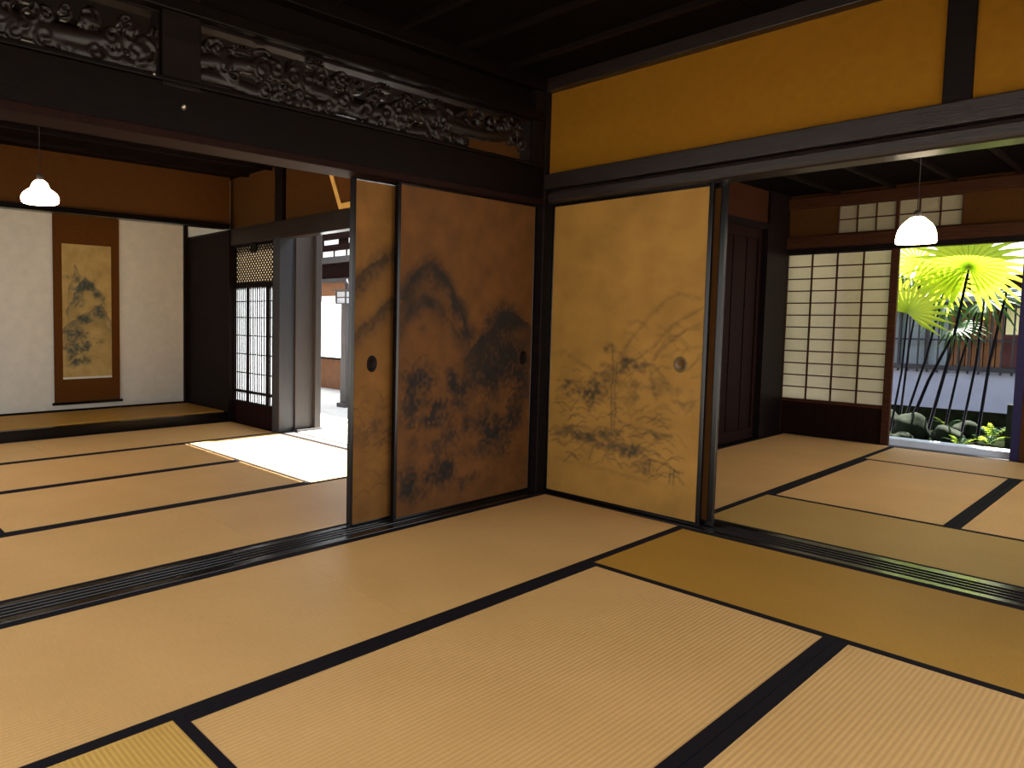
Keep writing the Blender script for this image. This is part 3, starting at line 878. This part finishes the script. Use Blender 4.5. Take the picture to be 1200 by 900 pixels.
# ------------------------------------------------------------------ lamps
def lamp(c, prof, zc, label, rim):
    root = empty('pendant_lamp', (c[0], c[1], c[2]), label, 'lamp')
    inner = [(r_*0.93, z*0.95) for r_, z in prof[::-1]]
    obj('shade', G().lathe(c, prof + inner, 32, cap=False), M['shade'], root)
    top = prof[-1][1]
    obj('socket', G().lathe((c[0], c[1], c[2]+top-0.004), [(0.022, 0), (0.020, 0.03), (0.010, 0.045)], 16), M['cord'], root)
    obj('cord', G().tube([(c[0], c[1], c[2]+top+0.035), (c[0], c[1], zc-0.02)], 0.0028, 6), M['cord'], root)
    obj('ceiling_rose', G().lathe((c[0], c[1], zc-0.022), [(0.03, 0), (0.04, 0.022)], 16), M['cord'], root)
    obj('bulb', G().lathe((c[0], c[1], c[2]+top*.25), [(0.0, 0), (0.022, 0.012), (0.03, 0.035), (0.018, 0.065), (0.0, 0.08)], 14, cap=False), M['shade'], root)
lamp((-2.15, -2.35, 1.795), [(0.104, -0.002), (0.114, 0.006), (0.118, 0.022), (0.115, 0.042), (0.104, 0.062), (0.084, 0.078), (0.062, 0.092), (0.054, 0.110), (0.046, 0.128), (0.034, 0.140), (0.020, 0.147)], 2.47,
     'glowing white bell-shaped glass lamp hanging in the scroll room', 0)
lamp((1.32, 2.12, 1.588), [(0.100, 0.0), (0.104, 0.012), (0.103, 0.035), (0.099, 0.064), (0.091, 0.094), (0.075, 0.124), (0.054, 0.146), (0.044, 0.157), (0.034, 0.166), (0.020, 0.171)], 2.268,
     'glowing white domed glass lamp hanging in the garden room', 0)

# ------------------------------------------------------------------ light well beyond the bright doorway
t = empty('window_1', (-5.6, 3.0, 0), 'large bright paper window over brown boarding beyond the lantern', 'window', kind='structure')
obj('brown_wainscot', B(-7.2, -0.16, 2.98, 3.06, -0.05, 0.435), M['slat'], t)
obj('sill', B(-7.2, -0.16, 2.95, 3.06, 0.435, 0.465), M['wood'], t)
for i in range(8):
    xa = -7.2+i*0.88
    obj('paper_pane', sheet(xa+0.02, xa+0.86, 3.0, 0.465, 1.40), M['paper_cool'], t)
    obj('mullion', B(xa-0.02, xa+0.02, 2.985, 3.03, 0.465, 1.40), M['paper_cool'], t)
obj('brown_band', B(-7.2, -0.16, 2.97, 3.05, 1.40, 1.60), M['slat'], t)
obj('lintel', B(-7.2, -0.16, 2.92, 3.05, 1.60, 1.66), M['grey_wood'], t)
obj('dark_band', B(-7.2, -0.16, 2.97, 3.05, 1.66, 1.89), M['doorwood'], t)
obj('beam', B(-7.2, -0.16, 2.90, 3.05, 1.89, 1.985), M['grey_wood'], t)
for i in range(24):
    xa = -7.2+i*0.293
    obj('clerestory_pane', sheet(xa+0.012, xa+0.281, 3.0, 1.985, 2.08), M['paper_cool'], t)
    obj('clerestory_bar', B(xa-0.012, xa+0.012, 2.99, 3.03, 1.985, 2.08), M['doorwood'], t)
obj('upper_beam', B(-7.2, -0.16, 2.94, 3.05, 2.08, 2.17), M['doorwood'], t)
for i in range(12):
    xa = -7.2+i*0.586
    obj('upper_pane', sheet(xa+0.04, xa+0.40, 3.0, 2.17, 2.25), M['paper_cool'], t)
    obj('upper_block', B(xa+0.40, xa+0.626, 2.99, 3.03, 2.17, 2.25), M['doorwood'], t)
obj('top_beam', B(-7.2, -0.16, 2.94, 3.05, 2.25, 2.64), M['doorwood'], t)
struct('wall_well_left', B(-7.3, -7.2, -0.1, 3.1, -0.1, 2.7), M['white_plaster'], 'plaster end wall of the light well', 'wall')

lp = empty('lantern_post', (-3.96, 1.76, -0.02), 'grey post carrying a white box lantern, seen through the bright doorway', 'lantern')
lx, ly = -3.96, 1.762
obj('post', B(lx-0.05, lx+0.05, ly-0.045, ly+0.045, -0.02, 1.235), M['grey_wood'], lp, bevel=0.004)
obj('base_block', B(lx-0.08, lx+0.08, ly-0.075, ly+0.075, -0.02, 0.03), M['grey_wood'], lp, bevel=0.004)
obj('lantern_box', B(lx-0.085, lx+0.085, ly-0.085, ly+0.085, 1.245, 1.385), M['paper_cool'], lp)
for sx in (-1, 1):
    for sy in (-1, 1):
        obj('lantern_corner', B(lx+sx*.09-.008, lx+sx*.09+.008, ly+sy*.09-.008, ly+sy*.09+.008, 1.235, 1.40), M['grey_wood'], lp)
for z in (1.235, 1.31, 1.385):
    g = G()
    h = 0.097 if z != 1.31 else 0.09
    g.box(lx-h, lx+h, ly-h, ly+h, z, z+0.012)
    obj('lantern_rail', g, M['grey_wood'], lp)
obj('lantern_bar', B(lx+0.086, lx+0.094, ly-0.006, ly+0.006, 1.245, 1.385), M['grey_wood'], lp)
obj('lantern_roof', B(lx-0.125, lx+0.125, ly-0.125, ly+0.125, 1.397, 1.412), M['grey_wood'], lp)
obj('finial', G().lathe((lx, ly, 1.412), [(0.03, 0), (0.018, 0.03), (0.035, 0.06), (0.02, 0.09), (0.006, 0.13)], 12), M['grey_wood'], lp)

# ------------------------------------------------------------------ garden room
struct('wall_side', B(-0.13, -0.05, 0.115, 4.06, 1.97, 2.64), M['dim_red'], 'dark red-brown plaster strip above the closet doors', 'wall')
t = empty('door_1', (-0.06, 2.0, 0), 'dark red-brown wooden closet doors along the side of the garden room', 'door', kind='structure')
obj('door_beam', B(-0.13, -0.03, 0.115, 3.98, 1.91, 1.97), M['wood'], t)
for a, b in ((0.13, 1.22), (1.20, 2.32), (2.30, 3.42)):
    obj('door_panel', B(-0.085, -0.065, a+0.05, b-0.05, 0.06, 1.87), M['doorwood'], t)
    for y in (a, b-0.06):
        obj('door_stile', B(-0.10, -0.05, y, y+0.06, 0.0, 1.91), M['doorwood'], t)
    obj('door_rail', B(-0.10, -0.052, a+.06, b-.06, 0.0, 0.10), M['doorwood'], t)
    obj('door_rail', B(-0.10, -0.052, a+.06, b-.06, 1.82, 1.91), M['doorwood'], t)
    for k in range(1, 4):
        y = a+(b-a)*k/4
        obj('door_batten', B(-0.085, -0.058, y-0.012, y+0.012, 0.10, 1.82), M['doorwood'], t)
struct('wall_side_lower', B(-0.16, -0.105, 0.115, 4.06, -0.1, 1.97), M['wood'], 'dark backing boards of the closet', 'wall')
struct('trim_22', B(-0.13, 0.0, 3.42, 3.52, -0.05, 1.91), M['wood'], 'dark closet end post', 'post')
struct('trim_23', B(-0.13, -0.028, 3.52, 4.06, -0.05, 2.64), M['wood'], 'black corner post beside the tall paper screen', 'post')

YW = 4.0
struct('trim_28', B(0.39, 0.49, 4.10, 4.20, -0.18, 2.64), M['wood'], 'veranda post outside the tall paper screen', 'post')
# tall shoji
sh = empty('paper_screen', (0.40, YW, -0.01), 'tall tan paper screen with twelve rows of panes beside the garden doorway', 'paper screen')
px0, px1, pz0, pz1 = -0.025, 0.760, 0.342, 1.708
obj('stile', B(-0.05, px0, YW, YW+0.03, -0.01, 1.722), M['redwood'], sh)
obj('stile', B(px1, 0.815, YW-0.005, YW+0.035, -0.01, 1.722), M['redwood'], sh)
obj('rail', B(px0, px1, YW, YW+0.03, pz1, 1.722), M['wood'], sh)
obj('rail', B(px0, px1, YW, YW+0.03, pz0-0.03, pz0), M['redwood'], sh)
obj('hip_board', B(px0, px1, YW+0.006, YW+0.022, -0.01, pz0-0.03), M['doorwood'], sh)
nc, nr = 4, 12
pane_me = None
for i in range(nc):
    for j in range(nr):
        xa, xb = px0+(px1-px0)*i/nc, px0+(px1-px0)*(i+1)/nc
        za, zb = pz0+(pz1-pz0)*j/nr, pz0+(pz1-pz0)*(j+1)/nr
        if pane_me is None:
            o0 = obj('paper_pane', sheet(xa+.001, xb-.001, YW+0.019, za+.001, zb-.001), M['paper'], sh, origin=(xa, YW, za))
            pane_me = o0.data
        else:
            o1 = o0.copy()
            COL.objects.link(o1)
            o1.location = Vector((xa, YW, za)) - ORG[sh.name]
for i in range(1, nc):
    x = px0+(px1-px0)*i/nc
    obj('upright_bar', B(x-0.006, x+0.006, YW+0.002, YW+0.018, pz0, pz1), M['redwood'], sh)
for j in range(1, nr):
    z = pz0+(pz1-pz0)*j/nr
    obj('cross_bar', B(px0, px1, YW+0.004, YW+0.018, z-0.0055, z+0.0055), M['redwood'], sh)
# wall over the screen and doorway
t = empty('trim_24', (1.3, YW, 1.75), 'dark and red-brown beams over the paper screen and garden doorway', 'beam', kind='structure')
obj('lintel_rail', B(-0.05, 2.75, YW-0.03, YW+0.06, 1.718, 1.765), M['wood'], t, bevel=0.003)
obj('lintel_face', B(-0.05, 2.75, YW-0.045, YW+0.06, 1.765, 1.872), M['redwood'], t, bevel=0.003)
obj('upper_rail', B(-0.05, 2.75, YW-0.045, YW+0.06, 2.14, 2.235), M['redwood'], t, bevel=0.003)
g = G()
g.box(-0.05, 0.35, YW, YW+0.05, 1.87, 2.15)
g.box(1.215, 2.75, YW, YW+0.05, 1.87, 2.15)
g.box(-0.05, 2.75, YW, YW+0.05, 2.23, 2.64)
struct('wall_garden', g, M['plaster_dark'], 'brown plaster on either side of the small high window', 'wall')
t = empty('window_2', (0.78, YW, 1.88), 'small high paper window of two frames above the lamp', 'window', kind='structure')
for fa, fb in ((0.35, 0.785), (0.785, 1.215)):
    for i in range(3):
        for j in range(2):
            xa = fa+.012+(fb-fa-.024)*i/3
            xb = fa+.012+(fb-fa-.024)*(i+1)/3
            za, zb = 1.885+.25*j/2, 1.885+.25*(j+1)/2
            obj('paper_pane', sheet(xa+.001, xb-.001, YW+0.021, za, zb), M['paper_dim'], t)
    for i in range(1, 3):
        x = fa+.012+(fb-fa-.024)*i/3
        obj('upright_bar', B(x-.005, x+.005, YW+0.006, YW+0.02, 1.885, 2.135), M['redwood'], t)
    obj('cross_bar', B(fa, fb, YW+0.006, YW+0.02, 2.005, 2.015), M['redwood'], t)
    obj('window_frame', B(fa, fb, YW-0.01, YW+.03, 1.868, 1.889), M['redwood'], t)
    obj('window_frame', B(fa, fb, YW-0.01, YW+.03, 2.131, 2.142), M['redwood'], t)
    obj('window_frame', B(fa, fa+.012, YW, YW+.03, 1.875, 2.14), M['redwood'], t)
    obj('window_frame', B(fb-.012, fb, YW, YW+.03, 1.875, 2.14), M['redwood'], t)
struct('trim_25', B(1.585, 1.635, YW-0.02, YW+0.05, -0.02, 1.72), M['bluejamb'], 'dark blue jamb at the outer edge of the garden doorway', 'jamb')
struct('wall_garden_end', B(1.635, 2.80, YW, YW+0.06, -0.1, 1.76), M['plaster_dark'], 'brown plaster wall past the garden doorway', 'wall')
struct('trim_26', B(0.0, 2.75, 3.93, 4.05, -0.055, -0.004), M['woodx'], 'dark threshold of the garden doorway', 'threshold')
struct('trim_27', B(-0.1, 2.8, 4.05, 4.22, -0.18, 0.052), M['sillstone'], 'pale blue-white stone sill outside the garden doorway', 'sill', 0.006)

# ------------------------------------------------------------------ garden
struct('ground_garden', B(-2.5, 4.0, 4.22, 6.6, -0.18, -0.02), M['moss'], 'dark mossy soil of the little garden', 'ground')
def rock(name, c, r_, label, seed):
    rs = np.random.RandomState(seed)
    bm = bmesh.new()
    bmesh.ops.create_icosphere(bm, subdivisions=3, radius=1)
    ph = rs.uniform(0, 6, 9)
    for v in bm.verts:
        p = v.co.copy()
        k = 1+.16*math.sin(3*p.x+ph[0])*math.cos(2.5*p.y+ph[1])+.10*math.sin(6*p.z+ph[2]+3*p.x)+.05*math.sin(11*p.y+ph[3])*math.sin(9*p.x+ph[4])
        v.co = Vector((p.x*r_[0]*k, p.y*r_[1]*k, p.z*r_[2]*k))
    me = bpy.data.meshes.new(name)
    bm.to_mesh(me)
    bm.free()
    for p in me.polygons: p.use_smooth = True
    me.materials.append(M['stone'])
    o = bpy.data.objects.new(name, me)
    COL.objects.link(o)
    place(o, None, c)
    return tag(o, label, 'rock', 'garden rocks')
rock('rock', (0.80, 4.80, 0.06), (0.13, 0.13, 0.17), 'tallest rounded mossy rock under the palm stems', 1)
rock('rock', (1.08, 4.70, 0.03), (0.12, 0.12, 0.10), 'low grey-green rock in front of the tallest one', 2)
rock('rock', (1.13, 5.15, 0.05), (0.10, 0.12, 0.10), 'small pale rock beside the leafy ferns', 3)
rock('rock', (0.50, 5.32, 0.06), (0.13, 0.12, 0.14), 'dark rock half hidden at the paper screen side of the garden', 4)
rock('rock', (0.80, 4.48, 0.0), (0.10, 0.09, 0.06), 'flat stone just outside the pale sill', 5)
o = obj('stone_post', B(1.425, 1.50, 4.95, 5.05, -0.04, 0.355), M['grey_wood'], bevel=0.008)
o.data.materials[0] = M['stone']
tag(o, 'short square stone post at the outer end of the garden bed', 'stone post')

def frond(root, hub, axis, normal, rad, spread, n, material, droop=0.25, seed=0, wd=0.028):
    """palmate fan leaf: n folded leaflets round a hub; axis = middle direction"""
    rs = random.Random(seed)
    hub, ax, nn = Vector(hub), Vector(axis).normalized(), Vector(normal).normalized()
    nn = (nn - ax*nn.dot(ax)).normalized()
    side = nn.cross(ax)
    g = G()
    for i in range(n):
        a = R(spread)*(i/(n-1)-.5)
        d = ax*math.cos(a)+side*math.sin(a)
        L_ = rad*(0.80+0.2*math.cos(a*.8))*rs.uniform(.92, 1.06)
        s_ = nn.cross(d)
        b = len(g.v)
        K = 6
        for k in range(K+1):
            t_ = k/K
            p = hub + d*(L_*t_) + nn*(0.10*L_*math.sin(t_*2.4)) - Vector((0, 0, 1))*(droop*L_*t_**2.6)
            w_ = wd*rad/.5*(0.10+1.8*t_ if t_ < .5 else (1-t_)*2)*.9+.0015
            g.v += [tuple(p-s_*w_+nn*w_*.35), tuple(p), tuple(p+s_*w_+nn*w_*.35)]
        for k in range(K):
            q = b+k*3
            g.f += [(q, q+1, q+4, q+3), (q+1, q+2, q+5, q+4)]
    return obj('frond', g, material, root)
def petiole(root, pts, r0, r1, n=6):
    m_ = len(pts)
    return obj('stem', G().tube(pts, [r0+(r1-r0)*i/(m_-1) for i in range(m_)], n), M['stem'], root)

pl = empty('fan_palm', (1.0, 5.0, -0.02), 'bright yellow-green fan palm on thin dark leaning stems', 'palm')
hubs = [((1.10, 5.0, 1.60), (0.05, -0.35, 0.9), (0, -0.85, 0.6), .56, 320, 30, 'leaf', .32),
        ((0.70, 4.90, 1.17), (0.42, -0.15, 0.85), (-0.05, -0.95, 0.35), .43, 190, 17, 'leaf', .10),
        ((0.93, 5.1, 1.47), (0.05, -0.3, 0.75), (0, -0.8, 0.6), .31, 320, 22, 'leaf', .45),
        ((0.70, 5.2, 1.66), (0.2, -0.3, 0.6), (0, -0.8, 0.7), .40, 320, 22, 'leaf', .40),
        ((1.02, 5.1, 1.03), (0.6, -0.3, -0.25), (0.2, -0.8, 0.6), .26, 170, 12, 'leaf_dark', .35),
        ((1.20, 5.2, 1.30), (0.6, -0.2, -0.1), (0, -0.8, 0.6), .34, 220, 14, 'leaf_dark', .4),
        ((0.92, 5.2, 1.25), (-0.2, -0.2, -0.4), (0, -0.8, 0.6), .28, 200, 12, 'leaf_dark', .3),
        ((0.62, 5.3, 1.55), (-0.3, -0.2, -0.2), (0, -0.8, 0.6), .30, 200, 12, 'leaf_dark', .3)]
for i, (h, a, n_, r_, spd, k, mt_, dr) in enumerate(hubs):
    frond(pl, h, a, n_, r_, spd, k, M[mt_], dr, i)
for i, (b0, t0, r_) in enumerate((((0.60, 5.0, 0.0), (0.70, 4.91, 1.16), .011), ((0.655, 5.05, 0.0), (0.74, 5.2, 1.64), .011), ((0.68, 5.02, 0.0), (0.93, 5.1, 1.46), .012),
                                  ((0.71, 5.1, 0.0), (1.02, 5.12, 1.03), .016), ((0.88, 5.0, 0.0), (1.10, 5.02, 1.60), .016), ((1.0, 5.0, 0.0), (1.16, 5.2, 1.30), .012),
                                  ((1.12, 5.0, 0.0), (1.21, 5.1, 1.40), .012), ((1.235, 5.0, 0.0), (1.36, 5.05, 1.40), .014))):
    mid = (Vector(b0)+Vector(t0))/2 + Vector((0.02*(-1)**i, 0, 0))
    petiole(pl, [b0, mid, t0], r_, r_*.7)

def fern(c, hgt, n, label, seed):
    rs = random.Random(seed)
    root = empty('leafy_fern', c, label, 'fern', 'small garden ferns')
    for i in range(n):
        a = 2*math.pi*i/n+rs.uniform(-.3, .3)
        d = Vector((math.cos(a), math.sin(a)*.7, 0))
        g = G()
        L_ = hgt*rs.uniform(.7, 1.1)
        pts = [Vector(c)+d*(L_*.8*t_)+Vector((0, 0, L_*(1.3*t_-.75*t_*t_))) for t_ in (0, .25, .5, .75, 1)]
        g.tube(pts, [.003]*5, 4)
        s_ = Vector((-d.y, d.x, 0))
        for k in range(1, 9):
            t_ = k/8
            p = Vector(c)+d*(L_*.8*t_)+Vector((0, 0, L_*(1.3*t_-.75*t_*t_)))
            lw = .05*(1.15-t_)*hgt/.2
            for sg in (-1, 1):
                b = len(g.v)
                g.v += [tuple(p), tuple(p+s_*sg*lw*.5+d*.012+Vector((0, 0, .008))), tuple(p+s_*sg*lw+d*.02), tuple(p+s_*sg*lw*.5-d*.012)]
                g.f.append((b, b+1, b+2, b+3))
        g.smooth = False
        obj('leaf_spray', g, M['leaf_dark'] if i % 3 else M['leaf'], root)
fern((1.20, 4.50, -0.02), .16, 9, 'bright little fern behind the sill, nearest the pale rock', 1)
fern((1.33, 4.90, -0.02), .14, 9, 'small dark fern beside the short stone post', 2)
fern((1.27, 5.45, -0.02), .22, 9, 'taller fern against the white garden wall', 3)
fern((0.90, 5.75, -0.02), .20, 8, 'shaded fern behind the rounded rocks', 4)

# neighbouring building across the garden
nb = empty('neighbouring_house', (0.8, 6.7, -0.1), 'neighbouring house across the garden with white base wall and barred windows', 'house')
NY = 6.6
obj('base_wall', B(-2.5, 4.0, NY, NY+0.2, -0.18, 0.555), M['garden_plaster'], nb)
obj('foot_strip', B(-2.5, 4.0, NY-0.02, NY, -0.18, 0.12), M['moss'], nb)
obj('cap_rail', B(-2.5, 4.0, NY-0.04, NY+0.2, 0.555, 0.605), M['blackbar'], nb)
for i in range(5):
    xa = -0.45+i*0.24
    obj('grey_pane', B(xa+.01, xa+.23, NY+0.05, NY+0.09, 0.605, 1.30), M['bluegrey'], nb)
    obj('pane_bar', B(xa-.012, xa+.012, NY+0.02, NY+0.09, 0.605, 1.30), M['blackbar'], nb)
obj('middle_rail', B(-0.5, 1.5, NY-0.005, NY+0.02, 0.88, 0.90), M['blackbar'], nb)
for i in range(9):
    xa = 0.70+i*0.048
    tag(obj('slat', B(xa+.004, xa+.044, NY+0.04, NY+0.07, 0.605, 1.22), M['slat'], nb))
for i in range(16):
    xa = 0.02+i*0.086
    obj('window_bar', B(xa-.007, xa+.007, NY-0.02, NY, 0.52, 1.24), M['blackbar'], nb)
obj('yellow_panel', B(1.15, 1.75, NY+0.05, NY+0.09, 0.96, 1.24), M['yellowpanel'], nb)
obj('maroon_panel', B(1.13, 1.75, NY+0.05, NY+0.09, 0.605, 0.955), M['maroon'], nb)
obj('back_wall', B(-2.5, 4.0, NY+0.12, NY+0.3, 0.555, 1.6), M['doorwood'], nb)
obj('eave_beam', B(-2.5, 4.0, NY-0.08, NY+0.12, 1.24, 1.31), M['blackbar'], nb)
e_ = G()
b_ = [(-2.5, NY-0.15, 1.31), (4.0, NY-0.15, 1.31), (4.0, NY+2.2, 2.0), (-2.5, NY+2.2, 2.0)]
e_.v = b_ + [(x, y, z+0.06) for x, y, z in b_]
e_.f = [(3, 2, 1, 0), (4, 5, 6, 7), (0, 1, 5, 4), (1, 2, 6, 5), (2, 3, 7, 6), (3, 0, 4, 7)]
obj('roof', e_, M['rooftile'], nb)
